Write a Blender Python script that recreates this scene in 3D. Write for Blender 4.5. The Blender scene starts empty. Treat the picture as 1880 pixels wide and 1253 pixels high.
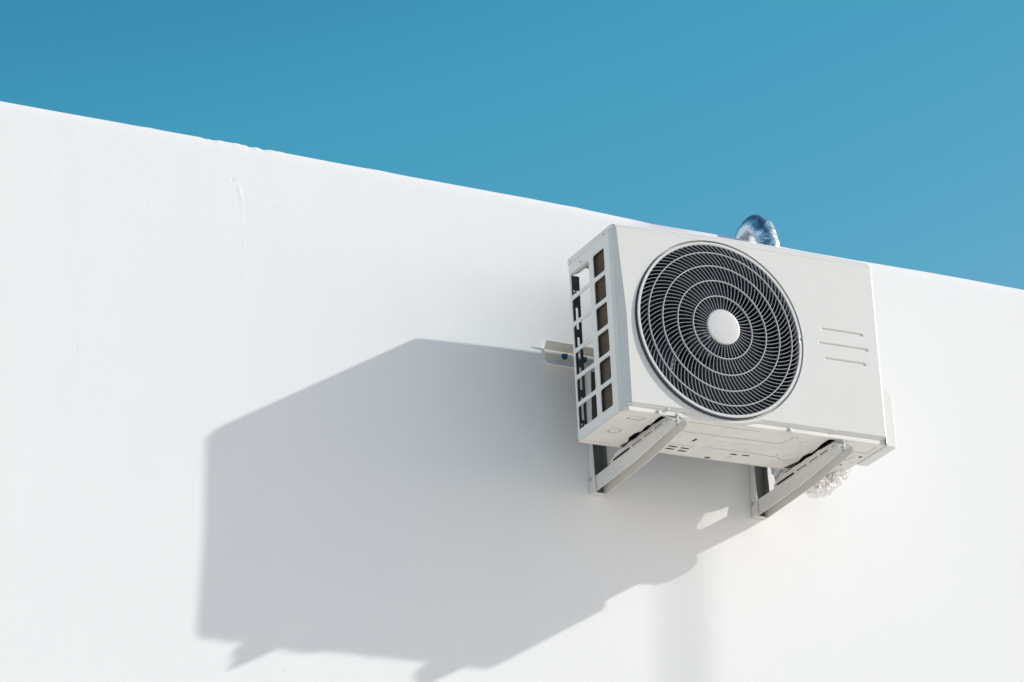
import bpy, bmesh, math, random
from mathutils import Vector, Matrix, noise, Euler
from mathutils.geometry import tessellate_polygon
random.seed(7)
scene = bpy.context.scene
col = scene.collection

# ------------------------------------------------------------------ camera
def cam_axes(yaw, pit, rol):
    cy, sy, cp, sp = math.cos(yaw), math.sin(yaw), math.cos(pit), math.sin(pit)
    f = Vector((-sy*cp, cy*cp, sp)); r = Vector((cy, sy, 0)); u = r.cross(f)
    c, s = math.cos(rol), math.sin(rol)
    return c*r + s*u, -s*r + c*u, f
cr, cu, cf = cam_axes(-0.4713, 0.3614, -0.0148)
cam_data = bpy.data.cameras.new('camera')
cam = bpy.data.objects.new('camera', cam_data); col.objects.link(cam)
cam.matrix_world = Matrix(((cr.x, cu.x, -cf.x, -4.1233), (cr.y, cu.y, -cf.y, -7.8977),
                           (cr.z, cu.z, -cf.z, -3.0247), (0, 0, 0, 1)))
cam_data.sensor_width = 36.0
cam_data.lens = 6421.31/1880*36.0
cam_data.clip_start = 0.1; cam_data.clip_end = 3000
cam_data.dof.use_dof = False
scene.camera = cam

# ------------------------------------------------------------------ sun and sky
SX, SZ = -2.2833, -1.3926                    # how far a shadow slides along the wall per metre of depth
sun_to = Vector((-SX, -1.0, -SZ)).normalized()
sun_el = math.asin(sun_to.z); sun_az = math.atan2(sun_to.x, sun_to.y)
sd = bpy.data.lights.new('sun', 'SUN'); sd.energy = 2.3; sd.angle = math.radians(0.68); sd.color = (1.0, 0.985, 0.915)
so = bpy.data.objects.new('sun', sd); col.objects.link(so)
so.rotation_euler = sun_to.to_track_quat('Z', 'Y').to_euler(); so.location = (20, -8, 12)
world = bpy.data.worlds.new("World"); scene.world = world; world.use_nodes = True
wn = world.node_tree.nodes; wl = world.node_tree.links
for n in list(wn): wn.remove(n)
wo = wn.new('ShaderNodeOutputWorld'); bg = wn.new('ShaderNodeBackground'); sky = wn.new('ShaderNodeTexSky')
sky.sky_type = 'NISHITA'; sky.sun_disc = False
sky.sun_elevation = sun_el; sky.sun_rotation = sun_az
sky.altitude = 0; sky.air_density = 1.0; sky.dust_density = 0.6; sky.ozone_density = 1.0
sp = wn.new('ShaderNodeSeparateColor'); cb = wn.new('ShaderNodeCombineColor'); wl.new(sky.outputs[0], sp.inputs[0])
def wm(op, a, b):
    n = wn.new('ShaderNodeMath'); n.operation = op
    for k, x in enumerate((a, b)):
        if isinstance(x, (int, float)): n.inputs[k].default_value = x
        else: wl.new(x, n.inputs[k])
    return n.outputs[0]
# the clear sky of the photo holds little red: a colour grade of the sky as a whole, fading out where it is bright
wl.new(wm('MINIMUM', wm('MULTIPLY', sp.outputs[0], 1.35), wm('MULTIPLY', wm('POWER', sp.outputs[0], 3.7), .147)), cb.inputs[0])
wl.new(wm('MINIMUM', wm('MULTIPLY', sp.outputs[1], 1.08), wm('MULTIPLY', wm('POWER', sp.outputs[1], 3.0), .253)), cb.inputs[1])
wl.new(wm('MINIMUM', wm('MULTIPLY', sp.outputs[2], 1.02), wm('MULTIPLY', wm('POWER', sp.outputs[2], 2.6), .150)), cb.inputs[2])
wl.new(cb.outputs[0], bg.inputs[0]); bg.inputs[1].default_value = 0.11
wl.new(bg.outputs[0], wo.inputs[0])
scene.view_settings.view_transform = 'Standard'; scene.view_settings.look = 'None'
scene.view_settings.exposure = 0.43; scene.view_settings.gamma = 1.0
scene.render.engine = 'CYCLES'
scene.cycles.max_bounces = 10; scene.cycles.diffuse_bounces = 6

# ------------------------------------------------------------------ materials
class NT:
    def __init__(s, name):
        s.m = bpy.data.materials.new(name); s.m.use_nodes = True
        s.n = s.m.node_tree.nodes; s.l = s.m.node_tree.links
        s.b = s.n['Principled BSDF']
        s.geo = s.n.new('ShaderNodeNewGeometry'); s.tc = s.n.new('ShaderNodeTexCoord')
    def node(s, t, **kw):
        n = s.n.new(t)
        for k, v in kw.items(): setattr(n, k, v)
        return n
    def link(s, a, b): s.l.new(a, b)
    def noise(s, scale, detail=4, rough=.5, vec=None, dist=0):
        n = s.n.new('ShaderNodeTexNoise'); n.inputs['Scale'].default_value = scale
        n.inputs['Detail'].default_value = detail; n.inputs['Roughness'].default_value = rough
        n.inputs['Distortion'].default_value = dist
        s.l.new(vec if vec is not None else s.geo.outputs['Position'], n.inputs['Vector'])
        return n.outputs['Fac']
    def scaled(s, v):
        m = s.n.new('ShaderNodeVectorMath'); m.operation = 'MULTIPLY'; m.inputs[1].default_value = v
        s.l.new(s.geo.outputs['Position'], m.inputs[0]); return m.outputs[0]
    def ramp(s, fac, stops):
        r = s.n.new('ShaderNodeValToRGB'); e = r.color_ramp.elements
        while len(e) < len(stops): e.new(.5)
        for k, (p, c) in enumerate(stops):
            e[k].position = p; e[k].color = (c[0], c[1], c[2], 1) if isinstance(c, tuple) else (c, c, c, 1)
        s.l.new(fac, r.inputs[0]); return r.outputs[0]
    def math(s, op, a, b=None, c=None):
        n = s.n.new('ShaderNodeMath'); n.operation = op
        for k, x in enumerate((a, b, c)):
            if x is None: continue
            if isinstance(x, (int, float)): n.inputs[k].default_value = x
            else: s.l.new(x, n.inputs[k])
        return n.outputs[0]
    def bump(s, h, dist, strength=1.0, normal=None):
        n = s.n.new('ShaderNodeBump'); n.inputs['Distance'].default_value = dist; n.inputs['Strength'].default_value = strength
        s.l.new(h, n.inputs['Height'])
        if normal is not None: s.l.new(normal, n.inputs['Normal'])
        return n.outputs[0]
    def bevel(s, r):
        n = s.n.new('ShaderNodeBevel'); n.samples = 4; n.inputs['Radius'].default_value = r
        return n.outputs[0]
    def setn(s, o): s.l.new(o, s.b.inputs['Normal'])
    def base(s, o): s.l.new(o, s.b.inputs['Base Color'])
    def rough(s, v): s.b.inputs['Roughness'].default_value = v
    def metal(s, v): s.b.inputs['Metallic'].default_value = v

def painted(name, c, rough=.42, var=.03, radius=.0012, grime=None):
    t = NT(name)
    lo = tuple(x*(1-var) for x in c); hi = tuple(min(1, x*(1+var)) for x in c)
    base = t.ramp(t.noise(9, 5, .6), [(.3, lo), (.7, hi)])
    if grime:
        g = t.ramp(t.noise(38, 6, .7, dist=.6), [(.56, 0.0), (.78, grime[1])])
        mx = t.node('ShaderNodeMix', data_type='RGBA'); t.link(g, mx.inputs[0]); t.link(base, mx.inputs[6])
        mx.inputs[7].default_value = (*grime[0], 1); base = mx.outputs[2]
    t.base(base); t.rough(rough)
    rr = t.ramp(t.noise(25, 4, .6), [(.3, rough*.85), (.7, min(1, rough*1.15))]); t.link(rr, t.b.inputs['Roughness'])
    t.setn(t.bump(t.noise(900, 2, .5), .00006, .6, t.bevel(radius)))
    return t.m

M = {}
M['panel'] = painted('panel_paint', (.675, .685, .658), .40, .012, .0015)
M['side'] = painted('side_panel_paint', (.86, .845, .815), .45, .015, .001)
M['pan'] = painted('base_pan_paint', (.765, .74, .70), .5, .05, .002, ((.45, .41, .36), .55))
M['bracket'] = painted('bracket_paint', (.76, .745, .715), .45, .03, .001, ((.45, .40, .33), .25))
M['rail'] = painted('rail_paint', (.78, .765, .72), .45, .03, .001, ((.45, .40, .33), .25))
M['plastic'] = painted('valve_cover_plastic', (.76, .755, .73), .5, .01, .003)
M['grille'] = painted('grille_plastic', (.46, .48, .51), .45, .02, .0006)
M['grillering'] = painted('grille_ring_plastic', (.60, .61, .605), .45, .02, .001)
M['spoke_shade'] = painted('spoke_shade_plastic', (.070, .084, .105), .45, .02, .0006)  # shade on the spokes' recessed sides, put into a dark colour
M['skirt'] = painted('shaded_skirt_plastic', (.10, .115, .145), .5, .02, .0006)  # dark grey plastic, with the ring gap's shade also in the colour
M['gring'] = painted('guard_ring_plastic', (.50, .51, .53), .45, .02, .0006)
M['cap'] = painted('hub_cap_paint', (.60, .61, .60), .42, .05, .002, ((.5, .5, .5), .25))
M['dark'] = painted('dark_cavity_shade', (.012, .015, .022), .6, .2, .001)  # near-black for the shade inside the casing
M['fan'] = painted('fan_blade_plastic', (.016, .022, .032), .35, .2, .002)
M['slotshade'] = painted('black_slot_shade', (.016, .019, .02), .7, .2, .001)  # black strip standing for the dark inside of the slotted bar
M['innersteel'] = painted('dark_bracket_steel', (.17, .185, .18), .5, .15, .001)  # inner web and right flange, darker than the outer flange
M['slot'] = painted('shaded_strip_steel', (.075, .09, .105), .5, .2, .0006)  # strip's dark tone is shade put into its colour

def bolt_mat():
    t = NT('zinc_plated_steel'); t.base(t.ramp(t.noise(220, 3), [(.3, (.40, .43, .44)), (.7, (.62, .65, .65))]))
    t.metal(.6); t.rough(.38); t.setn(t.bevel(.0008)); return t.m
M['bolt'] = bolt_mat()
def anchor_mat():
    t = NT('blue_passivated_steel'); t.base(t.ramp(t.noise(220, 3), [(.3, (.03, .14, .20)), (.7, (.08, .28, .36))]))
    t.metal(.7); t.rough(.4); t.setn(t.bevel(.0008)); return t.m
M['anchor'] = anchor_mat()
def copper():
    t = NT('copper_tube'); t.base(t.ramp(t.noise(60, 3), [(.3, (.26, .12, .07)), (.7, (.40, .20, .12))])); t.metal(.6); t.rough(.45); return t.m
M['copper'] = copper()
def coil():
    t = NT('dusty_coil_fins')
    v = t.scaled((1, 1, 1))
    big = t.noise(14, 5, .6)
    base = t.ramp(big, [(.3, (.10, .078, .050)), (.7, (.165, .135, .095))])
    w = t.node('ShaderNodeTexWave', wave_type='BANDS', bands_direction='Z'); w.inputs['Scale'].default_value = 60
    w.inputs['Distortion'].default_value = 2.0; w.inputs['Detail'].default_value = 2; t.link(t.geo.outputs['Position'], w.inputs['Vector'])
    mx = t.node('ShaderNodeMix', data_type='RGBA', blend_type='MULTIPLY'); mx.inputs[0].default_value = .35
    t.link(base, mx.inputs[6]); t.link(w.outputs['Color'], mx.inputs[7])
    t.base(mx.outputs[2]); t.rough(.8)
    t.setn(t.bump(w.outputs['Fac'], .001)); return t.m
M['coil'] = coil()
def foil():
    t = NT('crumpled_aluminium_foil')
    n1 = t.noise(95, 5, .65, dist=.8)
    vo = t.node('ShaderNodeTexVoronoi', feature='DISTANCE_TO_EDGE'); vo.inputs['Scale'].default_value = 70
    mp = t.node('ShaderNodeVectorMath', operation='ADD'); t.link(t.geo.outputs['Position'], mp.inputs[0])
    nz = t.node('ShaderNodeTexNoise'); nz.inputs['Scale'].default_value = 18; t.link(t.geo.outputs['Position'], nz.inputs['Vector'])
    sc = t.node('ShaderNodeVectorMath', operation='SCALE'); sc.inputs['Scale'].default_value = .05
    t.link(nz.outputs['Color'], sc.inputs[0]); t.link(sc.outputs[0], mp.inputs[1]); t.link(mp.outputs[0], vo.inputs['Vector'])
    t.base(t.ramp(n1, [(.3, (.80, .80, .81)), (.7, (.92, .92, .92))]))
    t.metal(1.0); t.rough(.34)
    b1 = t.bump(vo.outputs['Distance'], .0022, .8)
    t.setn(t.bump(n1, .0013, .8, b1)); return t.m
M['foil'] = foil()

def sheetfoil():
    t = NT('creased_aluminium_foil')
    n1 = t.noise(60, 3, .5, dist=1.2)
    t.base(t.ramp(n1, [(.3, (.82, .82, .82)), (.7, (.93, .93, .92))])); t.metal(1.0); t.rough(.30)
    w = t.node('ShaderNodeTexWave', wave_type='BANDS', bands_direction='X'); w.inputs['Scale'].default_value = 26
    w.inputs['Distortion'].default_value = 9; w.inputs['Detail'].default_value = 3; w.inputs['Detail Scale'].default_value = 2.2
    t.link(t.geo.outputs['Position'], w.inputs['Vector'])
    t.setn(t.bump(w.outputs['Fac'], .0022, .7)); return t.m
M['sheetfoil'] = sheetfoil()
def wall_mat():
    t = NT('white_painted_plaster')
    big = t.noise(.7, 4, .55)
    t.base(t.ramp(big, [(.3, (.822, .837, .842)), (.7, (.847, .859, .861))])); t.rough(.75)
    t.b.inputs['Specular IOR Level'].default_value = .25
    pos = t.node('ShaderNodeSeparateXYZ'); t.link(t.geo.outputs['Position'], pos.inputs[0])
    X, Z = pos.outputs[0], pos.outputs[2]
    trowel = t.noise(1.0, 5, .55, t.scaled((3.0, 3.0, 1.1)), .5)
    fine = t.noise(1.0, 3, .5, t.scaled((190, 190, 70)))
    h = t.math('ADD', t.math('MULTIPLY', trowel, .0018), t.math('MULTIPLY', fine, .00022))
    def spot(x, z, r, rz, d):
        dx = t.math('DIVIDE', t.math('SUBTRACT', X, x+.010), r); dz = t.math('DIVIDE', t.math('SUBTRACT', Z, z+.005), rz)
        q = t.math('ADD', t.math('MULTIPLY', dx, dx), t.math('MULTIPLY', dz, dz))
        e = t.math('POWER', 2.718, t.math('MULTIPLY', q, -1.0))
        return t.math('MULTIPLY', e, d*.34)
    for a in [(-.931, .648, .005, .006, -.0022), (-.910, .620, .006, .010, .0022), (-.905, .600, .005, .008, .0016), (-.813, .591, .004, .004, -.0015),
              (-.858, -.535, .005, .010, -.0022), (.089, -.308, .003, .012, -.0009), (-.309, .512, .0035, .004, .0012), (-.775, -.677, .004, .004, -.002),
              (-1.16, .54, .006, .010, .0006), (-.55, .66, .004, .004, -.0008), (-1.35, .1, .004, .006, -.0009), (1.1, .1, .004, .005, -.0008),
              (-1.2, -.25, .005, .005, .0007), (.95, -.55, .005, .004, .0007), (-.2, .3, .004, .004, -.0006), (-1.05, .42, .003, .02, .0005)]:
        h = t.math('ADD', h, spot(*a))
    # the faint vertical seam in the plaster
    wob = t.math('MULTIPLY', t.math('SUBTRACT', t.noise(7, 3), .5), .02)
    sx = t.math('ADD', t.math('SUBTRACT', X, -.872), wob)
    sx = t.math('DIVIDE', t.math('ADD', sx, t.math('MULTIPLY', Z, .03)), .0035)
    seam = t.math('POWER', 2.718, t.math('MULTIPLY', t.math('MULTIPLY', sx, sx), -1.0))
    fade = t.ramp(t.math('ADD', Z, .0), [(.02, 0.0), (.3, 1.0), (.58, 1.0), (.63, 0.0)])
    h = t.math('ADD', h, t.math('MULTIPLY', t.math('MULTIPLY', seam, fade), .00011))
    t.setn(t.bump(h, 1.0, 1.0)); return t.m
M['wall'] = wall_mat()
def ground_mat():
    t = NT('pale_concrete_paving')
    t.base(t.ramp(t.noise(.8, 6, .6), [(.3, (.83, .755, .66)), (.7, (.89, .815, .715))])); t.rough(.8)
    t.setn(t.bump(t.noise(30, 4), .004)); return t.m
M['ground'] = ground_mat()
M['roof'] = painted('roof_coating', (.66, .64, .62), .8, .05, .002)
M['pole'] = painted('pole_paint', (.45, .46, .47), .5, .05, .002)

# ------------------------------------------------------------------ helpers
def link(name, bm, mat, parent=None, smooth=False, angle=None, recalc=True):
    if recalc: bmesh.ops.recalc_face_normals(bm, faces=bm.faces)
    me = bpy.data.meshes.new(name); bm.to_mesh(me); bm.free()
    if smooth:
        for p in me.polygons: p.use_smooth = True
        if angle is not None: me.set_sharp_from_angle(angle=math.radians(angle))
    me.materials.append(M[mat])
    o = bpy.data.objects.new(name, me); col.objects.link(o)
    if parent is not None: o.parent = parent
    return o
def tag(o, label=None, cat=None, group=None, kind=None):
    if label: o['label'] = label
    if cat: o['category'] = cat
    if group: o['group'] = group
    if kind: o['kind'] = kind
    return o
def empty(name, loc, rot=(0, 0, 0)):
    o = bpy.data.objects.new(name, None); col.objects.link(o); o.location = loc; o.rotation_euler = rot
    o.empty_display_size = .05; return o
def box(bm, x0, x1, y0, y1, z0, z1):
    v = [bm.verts.new((x, y, z)) for x in (x0, x1) for y in (y0, y1) for z in (z0, z1)]
    for f in ((0,1,3,2), (4,6,7,5), (0,4,5,1), (2,3,7,6), (0,2,6,4), (1,5,7,3)): bm.faces.new([v[i] for i in f])
def cyl(bm, c, axis, r, h, n=24, r2=None):
    """closed cylinder from c along axis"""
    a = Vector(axis).normalized(); q = a.to_track_quat('Z', 'Y'); r2 = r if r2 is None else r2
    A = [bm.verts.new(Vector(c)+q @ Vector((r*math.cos(2*math.pi*i/n), r*math.sin(2*math.pi*i/n), 0))) for i in range(n)]
    B = [bm.verts.new(Vector(c)+q @ Vector((r2*math.cos(2*math.pi*i/n), r2*math.sin(2*math.pi*i/n), h))) for i in range(n)]
    for i in range(n): bm.faces.new((A[i], A[(i+1) % n], B[(i+1) % n], B[i]))
    bm.faces.new(A[::-1]); bm.faces.new(B)
def hexbolt(bm, c, axis, r, h, shaft=.0, washer=True):
    if washer: cyl(bm, c, axis, r*1.45, h*.25, 20)
    a = Vector(axis).normalized(); c = Vector(c)+a*(h*.25 if washer else 0)
    cyl(bm, c, axis, r, h, 6)
    if shaft: cyl(bm, c+a*h, axis, r*.5, shaft, 12)
def rrect(u0, u1, v0, v1, r, n=4):
    pts = []
    for cx, cy, a0 in ((u1-r, v1-r, 0), (u0+r, v1-r, 90), (u0+r, v0+r, 180), (u1-r, v0+r, 270)):
        for k in range(n+1):
            a = math.radians(a0+90*k/n); pts.append((cx+r*math.cos(a), cy+r*math.sin(a)))
    return pts
def quad_round(q, r, n=4):
    """polygon q with its corners rounded"""
    out = []; m = len(q)
    for i in range(m):
        p = Vector(q[i]); a = (Vector(q[i-1])-p); b = (Vector(q[(i+1) % m])-p)
        ra = min(r, a.length*.45); rb = min(r, b.length*.45)
        A = p+a.normalized()*ra; B = p+b.normalized()*rb
        for k in range(n+1):
            t = k/n; out.append(tuple(A*(1-t)**2+p*2*t*(1-t)+B*t*t))
    return out
def circ(cx, cy, r, n=48, sx=1.0):
    return [(cx+sx*r*math.cos(2*math.pi*i/n), cy+r*math.sin(2*math.pi*i/n)) for i in range(n)]
def plate(bm, outer, holes, P, w0, w1, dishes=()):
    """flat plate with holes: P(u,v,w)->3D; dishes = (loop, depth, inset) pressed into the w0 face"""
    loops = [outer]+list(holes)
    def sheet(ls, w):
        vs = [[bm.verts.new(P(u, v, w)) for u, v in l] for l in ls]
        flat = [x for l in vs for x in l]
        tris = tessellate_polygon([[Vector((u, v, 0)) for u, v in l] for l in ls])
        for t in tris:
            try: bm.faces.new([flat[i] for i in t])
            except ValueError: pass
        return vs
    A = sheet(loops+[d[0] for d in dishes], w0); B = sheet(loops, w1)
    for la, lb in zip(A, B):
        n = len(la)
        for i in range(n): bm.faces.new((la[i], la[(i+1) % n], lb[(i+1) % n], lb[i]))
    for d, la in zip(dishes, A[len(loops):]):
        loop, depth, inset = d; n = len(loop)
        cx = sum(p[0] for p in loop)/n; cy = sum(p[1] for p in loop)/n
        mx = max(abs(p[0]-cx) for p in loop); my = max(abs(p[1]-cy) for p in loop)
        steps = 5; prev = la
        for s in range(1, steps+1):
            t = s/steps; e = (1-math.cos(math.pi*t))/2
            fx = 1-inset*t/mx; fy = 1-inset*t/my
            cur = [bm.verts.new(P(cx+(u-cx)*fx, cy+(v-cy)*fy, w0+depth*e)) for u, v in loop]
            for i in range(n): bm.faces.new((prev[i], prev[(i+1) % n], cur[(i+1) % n], cur[i]))
            prev = cur
        bm.faces.new(prev)
def extrude_profile(bm, pts, P, w0, w1):
    """closed outline pts extruded between w0 and w1"""
    A = [bm.verts.new(P(u, v, w0)) for u, v in pts]; B = [bm.verts.new(P(u, v, w1)) for u, v in pts]
    n = len(pts)
    for i in range(n): bm.faces.new((A[i], A[(i+1) % n], B[(i+1) % n], B[i]))
    for vs, w in ((A, w0), (B, w1)):
        for t in tessellate_polygon([[Vector((u, v, 0)) for u, v in pts]]): bm.faces.new([vs[i] for i in t])
def catmull(pts, per=10):
    P = [Vector(p) for p in pts]; P = [P[0]*2-P[1]]+P+[P[-1]*2-P[-2]]; out = []
    for i in range(1, len(P)-2):
        for k in range(per):
            t = k/per; a, b, c, d = P[i-1:i+3]
            out.append(.5*((2*b)+(c-a)*t+(2*a-5*b+4*c-d)*t*t+(3*b-a-3*c+d)*t**3))
    out.append(P[-2]); return out
def tube(bm, path, r, n=20, crumple=0, freq=30, cap=True, rfun=None):
    rings = []; N = len(path); ref = Vector((1, 0, .01))
    for i, p in enumerate(path):
        t = (path[min(i+1, N-1)]-path[max(i-1, 0)]).normalized()
        a = (ref-t*ref.dot(t)).normalized(); b = t.cross(a); ref = a
        ring = []
        rr = r*(rfun(i/(N-1)) if rfun else 1)
        for k in range(n):
            an = 2*math.pi*k/n; d = a*math.cos(an)+b*math.sin(an); q = p+d*rr
            if crumple:
                q = q+d*crumple*(noise.noise(q*freq)+.6*noise.noise(q*freq*2.3+Vector((3, 1, 7))))
            ring.append(bm.verts.new(q))
        rings.append(ring)
    for A, B in zip(rings, rings[1:]):
        for k in range(n): bm.faces.new((A[k], A[(k+1) % n], B[(k+1) % n], B[k]))
    if cap: bm.faces.new(rings[0][::-1]); bm.faces.new(rings[-1])

# ------------------------------------------------------------------ ground
GZ = -4.8
bm = bmesh.new()
v = [bm.verts.new(p) for p in ((-600, -600, GZ), (600, -600, GZ), (600, 600, GZ), (-600, 600, GZ))]; bm.faces.new(v)
tag(link('ground', bm, 'ground'), kind='structure')

# ------------------------------------------------------------------ building whose white wall carries the unit
ZT = 0.7609
bld = empty('white_building', (0, 0, GZ))
tag(bld, 'white plastered building wall with an uneven top edge against the sky', 'building')
bm = bmesh.new()
xs = []
x = -9.0
while x < 9.0001:
    xs.append(x); x += .0035 if -1.25 < x < -.7 else .012 if -1.9 < x < 1.9 else .15
def topz(x):
    z = ZT+.0022*noise.noise(Vector((x*1.6, 3, 0)))+.0006*noise.noise(Vector((x*9, 8, 0)))
    z -= .0070*math.exp(-((x-.36)/.22)**2)+.0052*math.exp(-((x-.85)/.30)**2)
    for c, w, h in ((-1.005, .012, -.004), (-.985, .012, -.0035), (-.962, .012, .0035), (-.94, .018, .002), (-.915, .016, .0045), (-.893, .010, .002), (-.877, .014, -.004),
                    (-.858, .010, .0038), (-.838, .014, -.0045), (-.815, .018, .003), (-.79, .02, .0025), (-1.16, .03, .002), (-.5, .05, .002), (.1, .04, .002), (.34, .05, -.002)):
        z += .52*h*math.exp(-((x-.007-c)/(w*.62))**2)
    return z-GZ
prof = []
for x in xs:
    zt = topz(x); j = .0012*noise.noise(Vector((x*6, 1, 5)))
    row = [(x, j*0, 0), (x, 0, ZT-GZ-.035), (x, .0005+j, zt-.013), (x, .0025+j, zt-.006), (x, .007, zt-.0015), (x, .014, zt), (x, .084, zt-.004), (x, .092, zt-.012), (x, .092, 0)]
    prof.append([bm.verts.new(p) for p in row])
for A, B in zip(prof, prof[1:]):
    for k in range(len(A)-1): bm.faces.new((A[k], B[k], B[k+1], A[k+1]))
for e in (prof[0], prof[-1]): bm.faces.new(e)
link('front_wall', bm, 'wall', bld, smooth=True, angle=50)
bm = bmesh.new(); box(bm, -8.98, 8.98, .095, 7.79, 4.75, 5.0); link('flat_roof', bm, 'roof', bld)
for nm, a in (('side_wall', (-9, -8.8, .095, 7.8, 0, 4.745)), ('side_wall', (8.8, 9, .095, 7.8, 0, 4.745)), ('rear_wall', (-8.79, 8.79, 7.6, 7.8, 0, 4.745))):
    bm = bmesh.new(); box(bm, *a); link(nm, bm, 'wall', bld)

# ------------------------------------------------------------------ outdoor unit
G, W, H, F, S = 0.1863, 0.80, 0.5255, -0.2626, -0.2288
unit = empty('air_conditioner', (.4, -G, 0), (-0.0363, -0.0175, -0.0033))
tag(unit, 'white outdoor air conditioning unit with large round fan grille on the wall', 'air conditioner')
OX = .4
CX, CZ, RO = .3004, .2612, .2424          # grille centre and radius of its opening
FP = .0055                                  # how far the grille ring stands proud

def UL(name, bm, mat, parent=None, **k):
    for vv in bm.verts: vv.co.x -= OX
    return link(name, bm, mat, unit if parent is None else parent, **k)

# front panel: flat face with the fan opening, pressed slots, chamfered left edge, rounded right edge, bulged lower lip
def pan_bottom(x):
    z = .0206; R = .2630; d = abs(x-CX)
    if d < R:
        z = min(z, CZ-math.sqrt(R*R-d*d))
    return z
def cham(z):
    t = max(0, min(1, (z-.2715)/(.526-.2715))); return .0208+(.0047-.0208)*t
RR = .006
HP = .5150
def crown(x): return .0055*x/W+.0085*math.sin(math.pi*max(0, min(1, x/W)))   # the lid is slightly domed
HR = HP+crown(W-RR)
outer = [(cham(z), z) for z in [HP, .45, .36, .2715, .15, .0206]]
xb = []
k = 0
x = .05
while x < .56: xb.append(x); x += .008
outer += [(x, pan_bottom(x)) for x in xb]+[(W-RR, .0206), (W-RR, HR)]+[(W*k/16, HP+crown(W*k/16)) for k in range(15, 0, -1)]
Pf = lambda u, v, w: (u, F+w, v)
dishes = [(rrect(.617, .751, .3035, .3140, .0052, 5), .0030, .0034), (rrect(.6055, .764, .2610, .2715, .0052, 5), .0030, .0034),
          (rrect(.619, .752, .2178, .2283, .0052, 5), .0030, .0034)]
bm = bmesh.new()
plate(bm, outer, [circ(CX+.0015, CZ, RO+.0135, 160)], Pf, 0, .0040, dishes)
# chamfer + left return
zz = [HP, .45, .36, .2715, .15, .0206]
prev = None
for z in zz:
    row = [bm.verts.new(p) for p in ((cham(z), F, z), (.0006, -.2465, z), (.0, -.2440, z), (.0, S-.0008, z), (.0015, S-.0008, z))]
    if prev:
        for a in range(4): bm.faces.new((prev[a], row[a], row[a+1], prev[a+1]))
    prev = row
# the left return runs on down to the pan
row = [bm.verts.new(p) for p in ((.0006, -.2465, .0108), (.0, -.2440, .0015), (.0, S-.0008, .0015), (.0015, S-.0008, .0015))]
for a in range(3): bm.faces.new((prev[a+1], row[a], row[a+1], prev[a+2]))
# right rounded return
prev = None
for z in (HR, .0015):
    row = []
    for a in range(7):
        an = math.radians(90*a/6); row.append(bm.verts.new((W-RR+RR*math.sin(an), F+RR-RR*math.cos(an), z)))
    row.append(bm.verts.new((W, S, z)))
    if prev:
        for a in range(7): bm.faces.new((prev[a], prev[a+1], row[a+1], row[a]))
    prev = row
# lower lip turned back under the face, and top return
xb2 = [cham(.0206)]+xb+[W-RR]
prev = None
for x in xb2:
    zb = pan_bottom(x)
    row = [bm.verts.new(p) for p in ((x, F, zb), (x, F+.0015, zb-.0018), (x, F+.0062, min(.0118, zb-.003)), (x, F+.0075, min(.0112, zb-.0035)), (x, F+.012, min(.0112, zb-.0035)))]
    if prev:
        for a in range(4): bm.faces.new((prev[a], row[a], row[a+1], prev[a+1]))
    prev = row
v = [bm.verts.new(p) for p in ((cham(HP), F, HP), (W-RR, F, HP), (W-RR, S, HP+.001), (.0006, S, HP+.001), (.0006, -.2465, HP))]; bm.faces.new(v)
# stub at bottom of the chamfer
v = [bm.verts.new(p) for p in ((cham(.0206), F, .0206), (.0006, -.2465, .0206), (.001, -.245, .0112), (cham(.0206), F+.0075, .0112))]; bm.faces.new(v)
front = UL('front_panel', bm, 'panel', recalc=True)

# side panel with two columns of six openings
Px = lambda u, v, w: (w, u, v)
bm = bmesh.new()
holes = []
OP, OPP = .0645, .0766
for k in range(6):
    zt = .4790-OPP*k
    sk = .010                                    # the openings rise a little to the front, as punched
    holes.append(quad_round([(-.1985, zt-OP), (-.1985, zt), (-.1365, zt), (-.1365, zt-OP)], .006))
    holes.append(quad_round([(-.1115, zt-OP), (-.1115, zt), (-.0085, zt), (-.0085, zt-OP)], .006))
plate(bm, [(0, .0015), (0, .516), (S, .516), (S, .0015)], holes, Px, 0, .0022)
# rear return
box(bm, .0023, .0035, -.0012, .0, .002, .515)
side = UL('side_panel', bm, 'side')
# top cover with rolled lip
bm = bmesh.new()
cl = [(-.0015, .002), (-.0015, -.2440), (.0045, F+.0004), (W-.010, F+.0004), (W-.003, F+.0030), (W+.0015, F+.010), (W+.0015, .002)]
mid = [W*k/16 for k in range(1, 16)]
cl = cl[:3]+[(x, F+.0004) for x in mid]+cl[3:]+[(x, .002) for x in mid[::-1]]
n = len(cl); cxm, cym = .4, -.13
rings = []
for ins, z in ((0, .5085), (0, .5225), (.0012, .5265), (.005, .5285)):
    rings.append([bm.verts.new((x-ins*(1 if x > .74 else -1 if x < .02 else 0), y-ins*(1 if y > cym else -1), z)) for x, y in cl])
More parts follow.
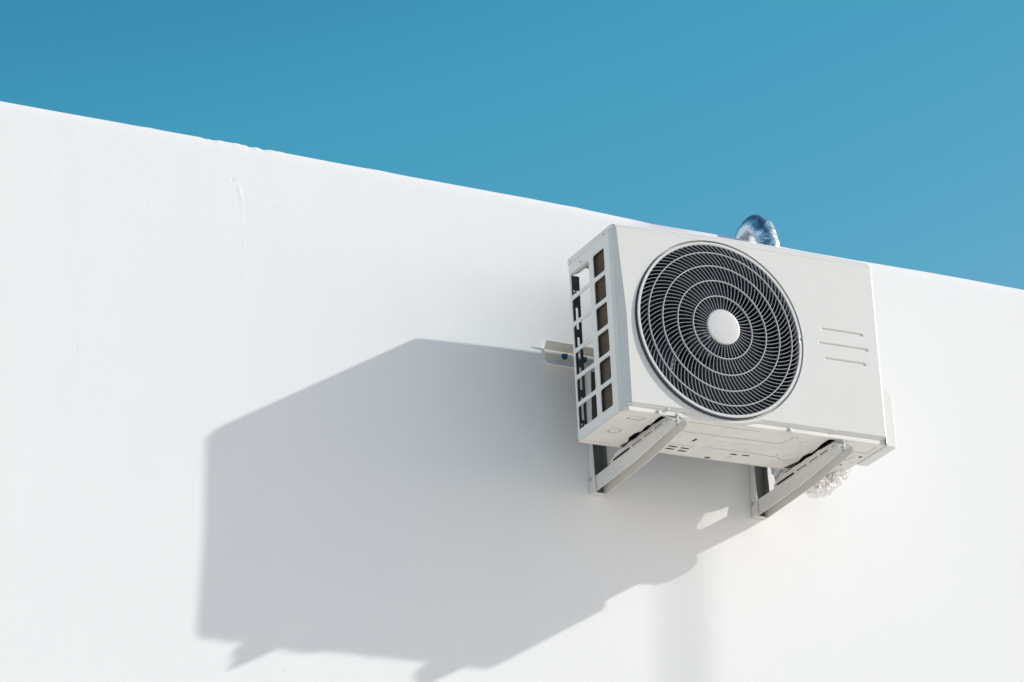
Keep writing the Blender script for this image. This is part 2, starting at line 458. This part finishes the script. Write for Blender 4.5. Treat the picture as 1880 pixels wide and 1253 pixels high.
# the lip only hangs at the sides and the rear; at the front it ends on the panel's top edge
for i in range(n):
    x, y = cl[i]
    if y < -.25:                               # sloping front edge of the cover
        for k_, (dy_, dz_) in enumerate(((0, 0), (0, 0), (.0080, -.0012), (.0140, 0))): rings[k_][i].co.y = y+dy_; rings[k_][i].co.z += dz_
    if y < -.23: rings[0][i].co.z = .5146; rings[1][i].co.z = .5158 if y < -.25 else .5215
for A, B in zip(rings, rings[1:]):
    for i in range(n): bm.faces.new((A[i], A[(i+1) % n], B[(i+1) % n], B[i]))
top_face = bm.faces.new(rings[-1]); bmesh.ops.triangulate(bm, faces=[top_face])
inner = [bm.verts.new((x-.003*(1 if x > .74 else -1 if x < .02 else 0), y-.003*(1 if y > cym else -1), .5195)) for x, y in cl]
for i in range(n): bm.faces.new((rings[0][i], rings[0][(i+1) % n], inner[(i+1) % n], inner[i]))
bmesh.ops.triangulate(bm, faces=[bm.faces.new(inner)])
for vv in bm.verts: vv.co.z += crown(vv.co.x) if vv.co.z > .5086 or vv.co.y < -.23 else 0
top = UL('top_cover', bm, 'side')
for yy in (-.2060, -.0130):
    bm = bmesh.new(); cyl(bm, (-.0016, yy, .5135), (-1, 0, 0), .0026, .0012, 12); UL('screw', bm, 'bolt', top)
bm = bmesh.new(); cyl(bm, (-.0001, -.068, .4915), (-1, 0, 0), .0030, .0014, 12); UL('screw', bm, 'bolt', side)
bm = bmesh.new(); cyl(bm, (-.0001, -.118, .0245), (-1, 0, 0), .0035, .0012, 12); UL('screw', bm, 'side', side)
# handle pocket pressed in at the top rear corner (light inner hood seen through the first opening)
bm = bmesh.new()
pr = [(.0024, .512), (.0024, .4795), (.006, .4775), (.030, .489), (.034, .497), (.034, .512)]
extrude_profile(bm, pr, lambda u, v, w: (u, w, v), -.108, -.0035)
UL('handle_recess', bm, 'side', side)

# rear slotted strip
bm = bmesh.new()
holes = []
for zc, hh in ((.107, .047), (.195, .028), (.283, .028), (.352, .024)):
    pass
for z0, z1 in ((.062, .128), (.148, .214), (.236, .300), (.322, .386)):
    holes.append(rrect(.0125, .0195, z0, z1, .0034, 5))
for z0 in (.036, .420):
    holes.append(circ(.0115, z0+.004, .0022, 12)); holes.append(circ(.0115, z0+.013, .0026, 12)); holes.append(rrect(.0185, .0240, z0, z0+.016, .0026, 4))
plate(bm, [(.0036, .012), (.0275, .012), (.0285, .478), (.0036, .478)], holes, lambda u, v, w: (u, w, v), -.0034, -.0020)
UL('slotted_strip', bm, 'slot')
# right side panel, rear service panel, partition
bm = bmesh.new(); box(bm, W-.0015, W-.0002, S+.001, -.002, .0015, .5205); UL('end_panel', bm, 'side')
bm = bmesh.new(); box(bm, .60, W-.002, -.0035, -.002, .003, .507); UL('rear_panel', bm, 'side')
bm = bmesh.new(); box(bm, .5985, .5997, -.245, -.003, .006, .507); UL('partition', bm, 'dark')
# coil: short leg behind the side openings and long leg at the rear
bm = bmesh.new(); box(bm, .0115, .034, -.222, -.1125, .012, .505); UL('side_coil', bm, 'coil')
bm = bmesh.new(); box(bm, .0115, .034, -.1123, -.1100, .012, .505)
for k in range(12): tube(bm, [Vector((.017, -.110, .03+k*.04)), Vector((.017, -.1068, .033+k*.04)), Vector((.017, -.1058, .04+k*.04)), Vector((.017, -.1068, .047+k*.04)), Vector((.017, -.110, .05+k*.04))], .003, 8)
UL('copper_bends', bm, 'copper')
bm = bmesh.new(); box(bm, .10, .597, -.034, -.012, .012, .505); UL('rear_coil', bm, 'coil')

# fan well: shroud tube with dark back, fan with hub and blades
bm = bmesh.new(); n = 96
sec = [(RO+.0038, F+.0125), (RO+.0038, F+.05), (RO-.004, F+.075), (RO-.004, -.095), (.02, -.090)]
rg = [[bm.verts.new((CX+r*math.cos(2*math.pi*i/n), y, CZ+r*math.sin(2*math.pi*i/n))) for i in range(n)] for r, y in sec]
for A, B in zip(rg, rg[1:]):
    for i in range(n): bm.faces.new((A[i], A[(i+1) % n], B[(i+1) % n], B[i]))
bm.faces.new(rg[-1])
UL('fan_shroud', bm, 'dark', smooth=True, angle=40)
bm = bmesh.new()
cyl(bm, (CX, -.12, CZ), (0, -1, 0), .052, .055, 48, .047)
fan = UL('fan', bm, 'fan', smooth=True, angle=40)
for b in range(3):
    bm = bmesh.new(); nr, na = 10, 16; gridv = []
    for i in range(nr+1):
        t = i/nr; r = .050+t*(.228-.050); row = []
        a0 = 2*math.pi*b/3+.55*t; span = 1.35+.35*t
        for j in range(na+1):
            s = j/na; a = a0+span*s
            y = -.150-.062*(s-.5)-.010*math.sin(math.pi*s)
            rr = r*(1-.05*math.sin(math.pi*s)*(t < .99)) if i == nr else r
            row.append(bm.verts.new((CX+rr*math.cos(a), y, CZ+rr*math.sin(a))))
        gridv.append(row)
    for i in range(nr):
        for j in range(na): bm.faces.new((gridv[i][j], gridv[i+1][j], gridv[i+1][j+1], gridv[i][j+1]))
    o = UL('fan_blade', bm, 'fan', fan, smooth=True)
    md = o.modifiers.new('thick', 'SOLIDIFY'); md.thickness = .003
# bolt head seen glinting behind the grille
for dx_, dz_, r_ in ((.0113, -.0375, .0035), (.0150, .0130, .0045), (.004, .022, .004)):
    bm = bmesh.new(); hexbolt(bm, (CX+dx_, -.176, CZ+dz_), (0, -1, 0), r_, .006); UL('screw', bm, 'bolt', fan)

# grille: domed, five zones of curved spokes between rings
YR = F-FP
def tilt(bm):
    a = math.radians(238)                      # the grille is clipped in slightly askew, proud at its lower left
    for vv in bm.verts:
        k = ((vv.co.x-CX)*math.cos(a)+(vv.co.z-CZ)*math.sin(a))/RO
        vv.co.y -= .0042*k
def dome(r): return YR-.0135*(1-(min(r, RO)/RO)**2)
grille = bmesh.new(); gr_rings = bmesh.new(); spoke_shade = bmesh.new()  # the third mesh holds the spokes' backs, coloured dark as shade
def band(bm, r0, r1, yf0, yf1, yb, n=160):
    prof_ = [(r0, yb), (r0, yf0+.0006), (r0+.0005, yf0), (r1-.0005, yf1), (r1, yf1+.0006), (r1, yb)]
    rg = [[bm.verts.new((CX+r*math.cos(2*math.pi*i/n), y, CZ+r*math.sin(2*math.pi*i/n))) for i in range(n)] for r, y in prof_]
    for A, B in zip(rg, rg[1:]+rg[:1]):
        for i in range(n): bm.faces.new((A[i], A[(i+1) % n], B[(i+1) % n], B[i]))
for r in (.0896, .1348, .1785, .2183):
    band(gr_rings, r-.0013, r+.0013, dome(r)-.0014, dome(r)-.0014, dome(r)+.004)
radii = [.0475, .0896, .1348, .1785, .2183, RO+.003]
counts = [48, 66, 86, 96, 97]
def alpha(r):
    t = r/RO
    return math.radians(-9+ (t-.2)/.8*60)
# integrated swirl
tabr = [radii[0]+(radii[-1]-radii[0])*i/400 for i in range(401)]; tabt = [0]
for i in range(400):
    r = (tabr[i]+tabr[i+1])/2; tabt.append(tabt[-1]+math.tan(alpha(r))/r*(tabr[i+1]-tabr[i]))
def swirl(r):
    f = (r-radii[0])/(radii[-1]-radii[0])*400; i = max(0, min(399, int(f))); return tabt[i]+(tabt[i+1]-tabt[i])*(f-i)
for z_, (r0, r1) in enumerate(zip(radii, radii[1:])):
    N = counts[z_]; seg = 8; off = random.random()
    for k in range(N):
        a0 = 2*math.pi*(k+off)/N; prevr = None
        for s in range(seg+1):
            r = r0+(r1-r0)*s/seg; a = a0+swirl(r)
            c = Vector((CX+r*math.cos(a), 0, CZ+r*math.sin(a)))
            rad = Vector((math.cos(a), 0, math.sin(a))); tan = Vector((-math.sin(a), 0, math.cos(a)))
            al = alpha(r); nrm = (tan*math.cos(al)-rad*math.sin(al))
            yf = dome(r); wf, wb, dp = .00064, .00095, .0085
            V = grille.verts.new
            ring = [V(c+nrm*wf+Vector((0, yf+.0005, 0))), V(c+Vector((0, yf, 0))), V(c-nrm*wf+Vector((0, yf+.0005, 0))), V(c-nrm*wf+Vector((0, yf+.0016, 0))), V(c+nrm*wf+Vector((0, yf+.0016, 0)))]
            V = spoke_shade.verts.new
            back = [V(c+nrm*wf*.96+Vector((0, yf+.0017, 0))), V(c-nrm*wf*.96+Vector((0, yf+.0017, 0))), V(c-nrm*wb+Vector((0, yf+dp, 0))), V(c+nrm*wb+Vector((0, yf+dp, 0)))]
            if prevr:
                for q in range(5): grille.faces.new((prevr[0][q], prevr[0][(q+1) % 5], ring[(q+1) % 5], ring[q]))
                for q in range(4): spoke_shade.faces.new((prevr[1][q], prevr[1][(q+1) % 4], back[(q+1) % 4], back[q]))
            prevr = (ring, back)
tilt(spoke_shade)
tilt(grille); tilt(gr_rings)
grl = UL('grille', grille, 'grille', smooth=True, angle=35)
UL('spoke_shade', spoke_shade, 'spoke_shade', grl, smooth=True, angle=35)
UL('guard_ring', gr_rings, 'gring', grl, smooth=True, angle=35)
# outer ring with its small notch on the right, and its skirt behind, darkened for the shade in the gap
n = 240
NA = math.radians(1.0)
bm = bmesh.new(); sk = bmesh.new(); rg = []; sg = []
for i in range(n):
    a = 2*math.pi*i/n; d = (a-NA+math.pi) % (2*math.pi)-math.pi
    notch = math.exp(-(d/.014)**2)
    ri = RO; rf = RO+.0082-.0070*notch
    P_ = lambda rows: [(CX+r*math.cos(a), y, CZ+r*math.sin(a)) for r, y in rows]
    rg.append([bm.verts.new(p) for p in P_([(ri, F+.012), (ri, YR+.001), (ri+.0012, YR), (rf-.0015, YR+.0010*notch), (rf, YR+.0012), (rf-.0004, YR+.0022), (ri+.0005, YR+.0022)])])
    sg.append([sk.verts.new(p) for p in P_([(rf-.0002, YR+.0023), (rf+.0004, F+.0075)])])
for i in range(n):
    A, B = rg[i], rg[(i+1) % n]
    for k in range(6): bm.faces.new((A[k], B[k], B[k+1], A[k+1]))
    A, B = sg[i], sg[(i+1) % n]
    sk.faces.new((A[0], B[0], B[1], A[1]))
tilt(bm); tilt(sk)
ring_o = UL('outer_ring', bm, 'grillering', grl, smooth=True, angle=35)
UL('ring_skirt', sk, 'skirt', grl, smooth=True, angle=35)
bm = bmesh.new(); rg = []
for i in range(n):
    a = 2*math.pi*i/n
    rg.append([bm.verts.new((CX+r*math.cos(a), F+y, CZ+r*math.sin(a))) for r, y in ((RO+.0042, .0125), (RO+.0042, .0080), (RO+.0185, .0046))])
for i in range(n):
    A, B = rg[i], rg[(i+1) % n]
    for k in range(2): bm.faces.new((A[k], B[k], B[k+1], A[k+1]))
UL('grille_seat', bm, 'panel', front, smooth=True, angle=35)
bm = bmesh.new(); n = 96
ph = dome(.0)
sec = [(.0485, dome(.05)+.006), (.0500, ph-.001), (.0496, ph-.0026), (.0480, ph-.0036), (.0440, ph-.0040), (.02, ph-.0044)]
rg = [[bm.verts.new((CX+r*math.cos(2*math.pi*i/n), y, CZ+r*math.sin(2*math.pi*i/n))) for i in range(n)] for r, y in sec]
for A, B in zip(rg, rg[1:]):
    for i in range(n): bm.faces.new((A[i], A[(i+1) % n], B[(i+1) % n], B[i]))
bm.faces.new(rg[-1]); bm.faces.new(rg[0])
UL('hub_cap', bm, 'cap', grl, smooth=True, angle=50)

# base pan, seen from below: slots, drain hole and pressed shapes
Pz = lambda u, v, w: (u, v, w)
holes = []
def slot2(x0, y0, x1, y1, w):
    d = Vector((x1-x0, y1-y0)).normalized(); nn = Vector((-d.y, d.x))*w
    return quad_round([(x0+nn.x, y0+nn.y), (x1+nn.x, y1+nn.y), (x1-nn.x, y1-nn.y), (x0-nn.x, y0-nn.y)], w*.9)
holes += [slot2(.242, -.0525, .270, -.0525, .0042), slot2(.2805, -.0508, .3067, -.0508, .0042), slot2(.2435, -.0345, .270, -.0345, .0042), slot2(.282, -.031, .3085, -.031, .0042),
          slot2(.2864, -.104, .2886, -.1245, .0042), slot2(.431, -.054, .453, -.054, .0042), slot2(.4656, -.0575, .488, -.0575, .0042),
          circ(.386, -.0085, .0062, 24, 1.6), circ(.7808, -.1517, .006, 20), circ(.7623, -.080, .0045, 16), circ(.5405, -.2210, .0028, 12), circ(.5300, -.2165, .002, 12, 2.2), circ(.2960, -.118, .0018, 10), circ(.3365, -.0700, .0020, 10)]
holes.append([(.1203, -.004), (.1192, -.0229), (.1246, -.0422), (.1124, -.0721), (.1111, -.106), (.1146, -.1141), (.1209, -.1266), (.1156, -.1554), (.1158, -.1724), (.1201, -.1774), (.1180, -.2012), (.1147, -.2321), (.1172, -.2420), (.1400, -.2420), (.1400, -.004)])
holes.append([(.6244, -.008), (.6300, -.040), (.6380, -.0655), (.6284, -.1045), (.6310, -.1284), (.6377, -.1346), (.6350, -.1651), (.6271, -.2058), (.6273, -.2365), (.6300, -.2430), (.6480, -.2430), (.6480, -.008)])
dsh = [(quad_round([(.203, -.2150), (.535, -.2150), (.520, -.1640), (.222, -.1600)], .012), .0150, .0070),
       (quad_round([(.338, -.0990), (.500, -.1010), (.556, -.0990), (.560, -.0700), (.505, -.0760), (.352, -.0760)], .008), .0120, .0045),
       (quad_round([(.238, -.0880), (.300, -.0880), (.312, -.0680), (.232, -.0680)], .008), .009, .0040),
       (circ(.568, -.2080, .0135, 24), .0050, .003),
       (circ(.592, -.085, .028, 28), .014, .006),
       (quad_round([(.705, -.2400), (.780, -.2400), (.787, -.178), (.712, -.178)], .012), .014, .006),
       (quad_round([(.705, -.1600), (.765, -.1600), (.760, -.112), (.712, -.112)], .012), .011, .005),
       (quad_round([(.775, -.112), (.789, -.112), (.789, -.098), (.775, -.098)], .005), -.003, .002),
       (quad_round([(.700, -.060), (.785, -.060), (.790, -.018), (.705, -.018)], .012), .015, .006),
       (quad_round([(.205, -.2330), (.420, -.2330), (.420, -.2260), (.205, -.2260)], .003), .003, .003),
       (quad_round([(.040, -.2200), (.088, -.2200), (.088, -.1900), (.034, -.1900)], .010), .0015, .006),
       (circ(.052, -.105, .022, 24), .0018, .008),
       (quad_round([(.340, -.135), (.460, -.139), (.460, -.131), (.340, -.127)], .003), -.002, .003),
       (circ(.437, -.0330, .009, 20), .004, .005),
       (quad_round([(.010, -.020), (.085, -.020), (.085, -.014), (.010, -.014)], .003), .002, .002)]
bm = bmesh.new()
plate(bm, [(.0, 0), (.0, -.243), (.014, -.2545), (W-.004, -.2545), (W, -.250), (W, 0)], holes, Pz, 0, .0012, dsh)
# front lip and rear lip of the pan
box(bm, .0135, W-.004, -.2556, -.2547, -.001, .0108)
extrude_profile(bm, [(.0008, -.2432), (.0134, -.2547), (.0134, -.2556), (.0006, -.2440)], Pz, -.001, .0108)
box(bm, .001, W-.001, .0003, .0015, -.001, .030)
UL('base_pan', bm, 'pan', smooth=False)
bm = bmesh.new(); box(bm, .037, .598, -.240, -.036, .0200, .0215); box(bm, .602, .79, -.240, -.004, .0200, .0215); UL('base_cavity_shade', bm, 'dark')  # dark sheets added above the pan openings in place of shade inside
bm = bmesh.new(); box(bm, .2, .597, -.0355, -.0025, .0200, .0215); UL('rear_cavity_shade', bm, 'dark')  # same dark sheet behind the rear openings, standing for shade
for sx_, zz_ in ((.1011, .0045), (.4976, .0055)):
    bm = bmesh.new(); cyl(bm, (sx_, -.2557, zz_), (0, -1, 0), .0062, .0020, 20); cyl(bm, (sx_, -.2577, zz_), (0, -1, 0), .0045, .0038, 16, .0025); UL('screw', bm, 'bolt')
for sx_, zz_ in ((.1292, .0150), (.6354, .0200)):
    bm = bmesh.new(); cyl(bm, (sx_, F-.0002+.003, zz_), (0, -1, 0), .0052, .0032, 20, .0030); UL('pressed_dimple', bm, 'panel', front)
# valve cover low on the right end
bm = bmesh.new()
pr = [(.0002, -.004), (.030, -.004), (.036, -.001), (.0385, .006), (.0385, .141), (.035, .149), (.012, .1665), (.0002, .170)]
def PV(u, v, w):
    k = 1.0
    return (W+u*k, w, v)
n = len(pr); rings = []
for y, s, in ((-.1050, .97), (-.1080, 1.0), (-.236, 1.0), (-.248, .93), (-.2555, .78)):
    rings.append([bm.verts.new(PV(u*s if u > .001 else u, .08+(v-.08)*(1 if s > .9 else .985), y)) for u, v in pr])
for A, B in zip(rings, rings[1:]):
    for i in range(n): bm.faces.new((A[i], A[(i+1) % n], B[(i+1) % n], B[i]))
bm.faces.new(rings[0]); bm.faces.new(rings[-1])
UL('valve_cover', bm, 'plastic')

# ------------------------------------------------------------------ wall brackets
def ztop(y): return -.0386+.0645*abs(y)
def make_bracket():
    root = empty('wall_bracket', (.1276, 0, -.0820))
    X0 = .1276; Z0 = -.0820
    def L(name, bm, mat, parent=root, **k):
        for vv in bm.verts: vv.co.x -= X0-.0117; vv.co.z -= Z0
        return link(name, bm, mat, parent, **k)
    # post: channel open to the front, its side flanges widening downwards
    bm = bmesh.new()
    for xa in (.1160,):
        extrude_profile(bm, [(-.0023, .276), (-.0240, .276), (-.0245, .045), (-.0390, -.0800), (-.0023, -.0800)], lambda u, v, w: (w, u, v), xa, xa+.0018)
    box(bm, .1179, .1581, -.0200, -.0024, -.0800, -.0782)
    post = L('post', bm, 'bracket')
    bm = bmesh.new(); box(bm, .1179, .1600, -.0022, -.0004, -.0778, .276)
    extrude_profile(bm, [(-.0023, .276), (-.0240, .276), (-.0245, .045), (-.0390, -.0778), (-.0023, -.0778)], lambda u, v, w: (w, u, v), .1582, .1600)
    L('inner_channel', bm, 'innersteel', post)
    bm = bmesh.new(); hexbolt(bm, (.1159, -.0110, -.043), (-1, 0, 0), .0042, .003); L('bolt', bm, 'bolt', post)
    # arm: tapering channel, deep at the wall, rounded at its tip
    pts = [(-.0080, ztop(.008)), (-.457, ztop(.457)), (-.4665, ztop(.457)-.004), (-.4740, ztop(.457)-.012), (-.4700, -.0285), (-.460, -.0315), (-.2657, -.0620), (-.0300, -.0815), (-.0080, -.0815)]
    bm = bmesh.new()
    lp = [(-.0080, ztop(.008)), (-.4440, ztop(.444)), (-.4460, ztop(.444)-.003), (-.4460, -.0345), (-.2657, -.0620), (-.0300, -.0815), (-.0080, -.0815)]
    extrude_profile(bm, lp, lambda u, v, w: (w, u, v), .1195, .1213)
    extrude_profile(bm, pts, lambda u, v, w: (w, u, v), .1547, .1565)
    # top web
    q = [(-.0080, ztop(.008)-.0020), (-.0080, ztop(.008)), (-.4560, ztop(.4560)), (-.4560, ztop(.4560)-.0020)]
    extrude_profile(bm, q, lambda u, v, w: (w, u, v), .1214, .1546)
    arm = L('arm', bm, 'bracket')
    # slotted bar lying on the arm
    bm = bmesh.new()
    hol = []
    for a, b in ((.136, .229), (.242, .294), (.307, .351), (.364, .404), (.424, .446)):
        z0 = ztop((a+b)/2)
        hol.append(quad_round([(-a, ztop(a)+(.0012 if a < .2 else .0035)), (-a, ztop(a)+(.0088 if a < .2 else .0078)), (-b, ztop(b)+(.0088 if a < .2 else .0078)), (-b, ztop(b)+(.0012 if a < .2 else .0035))], .0034 if a < .2 else .0020))
    ou = [(-.122, ztop(.122)), (-.122, ztop(.122)+.010), (-.150, ztop(.150)+.0195)]
    for i in range(1, 24):
        y = .150+.28*i/24
        ou.append((-y, ztop(y)+.0205-.006*max(0, (y-.3)/.13)**2+.0016*math.sin(i*1.15)*(1 if i < 20 else 0)))
    ou += [(-.440, ztop(.440)+.0125), (-.452, ztop(.452)+.004), (-.452, ztop(.452)+.0005)]
    plate(bm, ou, hol, lambda u, v, w: (w, u, v), .1180, .1194)
    plate(bm, ou, hol, lambda u, v, w: (w, u, v), .1580, .1594)
    q = [(-.155, ztop(.155)+.0125), (-.155, ztop(.155)+.0140), (-.440, ztop(.440)+.0100), (-.440, ztop(.440)+.0085)]
    extrude_profile(bm, q, lambda u, v, w: (w, u, v), .1195, .1579)
    L('slotted_bar', bm, 'bracket')
    bm = bmesh.new()
    q = [(-.124, ztop(.124)+.0006), (-.124, ztop(.124)+.0092), (-.238, ztop(.238)+.0090), (-.238, ztop(.238)+.0006)]
    extrude_profile(bm, q, lambda u, v, w: (w, u, v), .1205, .1570); L('slot_shade_strip', bm, 'slotshade')
    # bolt through the tip
    bm = bmesh.new(); yb = -.4530
    cyl(bm, (.137, yb, ztop(.445)-.0022), (0, 0, -1), .0070, .0015, 20)
    cyl(bm, (.137, yb, ztop(.445)-.0037), (0, 0, -1), .0056, .0070, 6)
    cyl(bm, (.137, yb, ztop(.445)-.0107), (0, 0, -1), .0034, .0080, 14)
    cyl(bm, (.137, yb, ztop(.445)+.0005), (0, 0, 1), .0034, .016, 14)
    cyl(bm, (.137, yb, ztop(.445)+.0105), (0, 0, 1), .0062, .0055, 6)
    L('bolt', bm, 'bolt', arm)
    return root
def copy_tree(o, parent=None):
    c = o.copy(); col.objects.link(c)
    if parent is not None: c.parent = parent
    for ch in list(o.children): copy_tree(ch, c)
    return c
br = make_bracket()
tag(br, 'pale steel bracket under the fan side of the unit, the left one', 'bracket', 'steel brackets under the unit')
br2 = copy_tree(br); br2.location.x = .6328+.0010
tag(br2, 'pale steel bracket under the right end of the unit beside the foil pipe', 'bracket', 'steel brackets under the unit')

# ------------------------------------------------------------------ horizontal rail behind the unit
rail = empty('mounting_rail', (-.0020, 0, .2847))
tag(rail, 'pale horizontal steel rail bolted to the wall behind the unit', 'rail')
bm = bmesh.new()
t_ = .0018
sec = [(-.0006, .280), (-.0185, .262), (-.0205, .2635), (-.0205-.0005, .2650), (-.0030, .2825), (-.0030, .3120), (-.0165, .3330), (-.0150, .3345), (-.0006, .3140)]
A = [bm.verts.new((-.0105, y, z)) for y, z in sec]; B = [bm.verts.new((.83, y, z)) for y, z in sec]
for i in range(len(sec)): bm.faces.new((A[i], A[(i+1) % len(sec)], B[(i+1) % len(sec)], B[i]))
for vs in (A, B):
    for t in tessellate_polygon([[Vector((y, z, 0)) for y, z in sec]]): bm.faces.new([vs[i] for i in t])
for vv in bm.verts: vv.co.x += .0105; vv.co.z -= .2795
link('channel', bm, 'rail', rail)
for xb_ in (.0590-.0085, .110, .60, .70):
    bm = bmesh.new(); hexbolt(bm, (xb_+.0105, -.0031, .2990-.2795), (0, -1, 0), .0062, .0055, .009); link('anchor_bolt', bm, 'anchor', rail)

# ------------------------------------------------------------------ foil wrapped pipe, from the valves under the unit up and over the wall
pts = [(.672, -.103, .09), (.673, -.102, .30), (.674, -.100, .52), (.675, -.092, .67), (.676, -.068, .745), (.679, -.026, .789), (.684, .022, .798), (.694, .070, .784), (.706, .110, .738),
       (.724, .134, .64), (.726, .136, .50), (.726, .136, .215)]
P0 = Vector((.672, -.100, -.03))
pipe = empty('insulated_pipe', P0)
tag(pipe, 'foil wrapped pipe emerging under the unit and looping over the wall top', 'pipe')
bm = bmesh.new()
tube(bm, catmull(pts, 14), .0315, 30, .0035, 34)
for vv in bm.verts: vv.co -= P0
link('foil_wrap', bm, 'foil', pipe, smooth=True, angle=28)
bm = bmesh.new()
tube(bm, catmull([(.800, -.215, .045), (.796, -.184, .012), (.768, -.170, -.016), (.730, -.163, -.022), (.694, -.145, -.008), (.668, -.121, .018), (.670, -.106, .070)], 12), .030, 34, .0062, 62,
     rfun=lambda t: 1+.10*math.sin(t*19)+.06*math.sin(t*43))
bmesh.ops.triangulate(bm, faces=bm.faces)
for vv in bm.verts: vv.co -= P0
link('crumpled_foil', bm, 'sheetfoil', pipe)
# unseen tubes added behind the unit to shape the lit patch on the wall
for path, r_ in (([(.690, -.100, .113), (.76, -.100, .112), (.840, -.108, .112)], .012), ([(.668, -.100, .130), (.703, -.100, .170), (.760, -.100, .234), (.800, -.100, .290)], .041), ([(.786, -.100, .100), (.788, -.100, .18), (.792, -.100, .30)], .033)):
    bm = bmesh.new(); tube(bm, catmull(path, 10), r_, 24, .002, 40)
    for vv in bm.verts: vv.co -= P0
    link('shadow_tube', bm, 'foil', pipe, smooth=True, angle=28)

# ------------------------------------------------------------------ pole beyond the right edge of the picture; only its soft shadow shows on the wall
wx = .410; d = 2.45
px, py = wx-d*SX, -d
pole = empty('thin_pole', (px, py, GZ))
tag(pole, 'thin grey pole outside the picture, casting the soft vertical shadow on the wall', 'pole')
bm = bmesh.new(); cyl(bm, (0, 0, 0), (0, 0, 1), .019, 9.0, 24, .016); link('shaft', bm, 'pole', pole, smooth=True, angle=40)
bm = bmesh.new(); cyl(bm, (0, 0, 0), (0, 0, 1), .09, .012, 28); cyl(bm, (0, 0, .012), (0, 0, 1), .035, .05, 24, .022); link('foot_plate', bm, 'pole', pole)
bm = bmesh.new(); bmesh.ops.create_uvsphere(bm, u_segments=20, v_segments=12, radius=.028)
for vv in bm.verts: vv.co.z += 9.01
link('finial', bm, 'pole', pole, smooth=True)
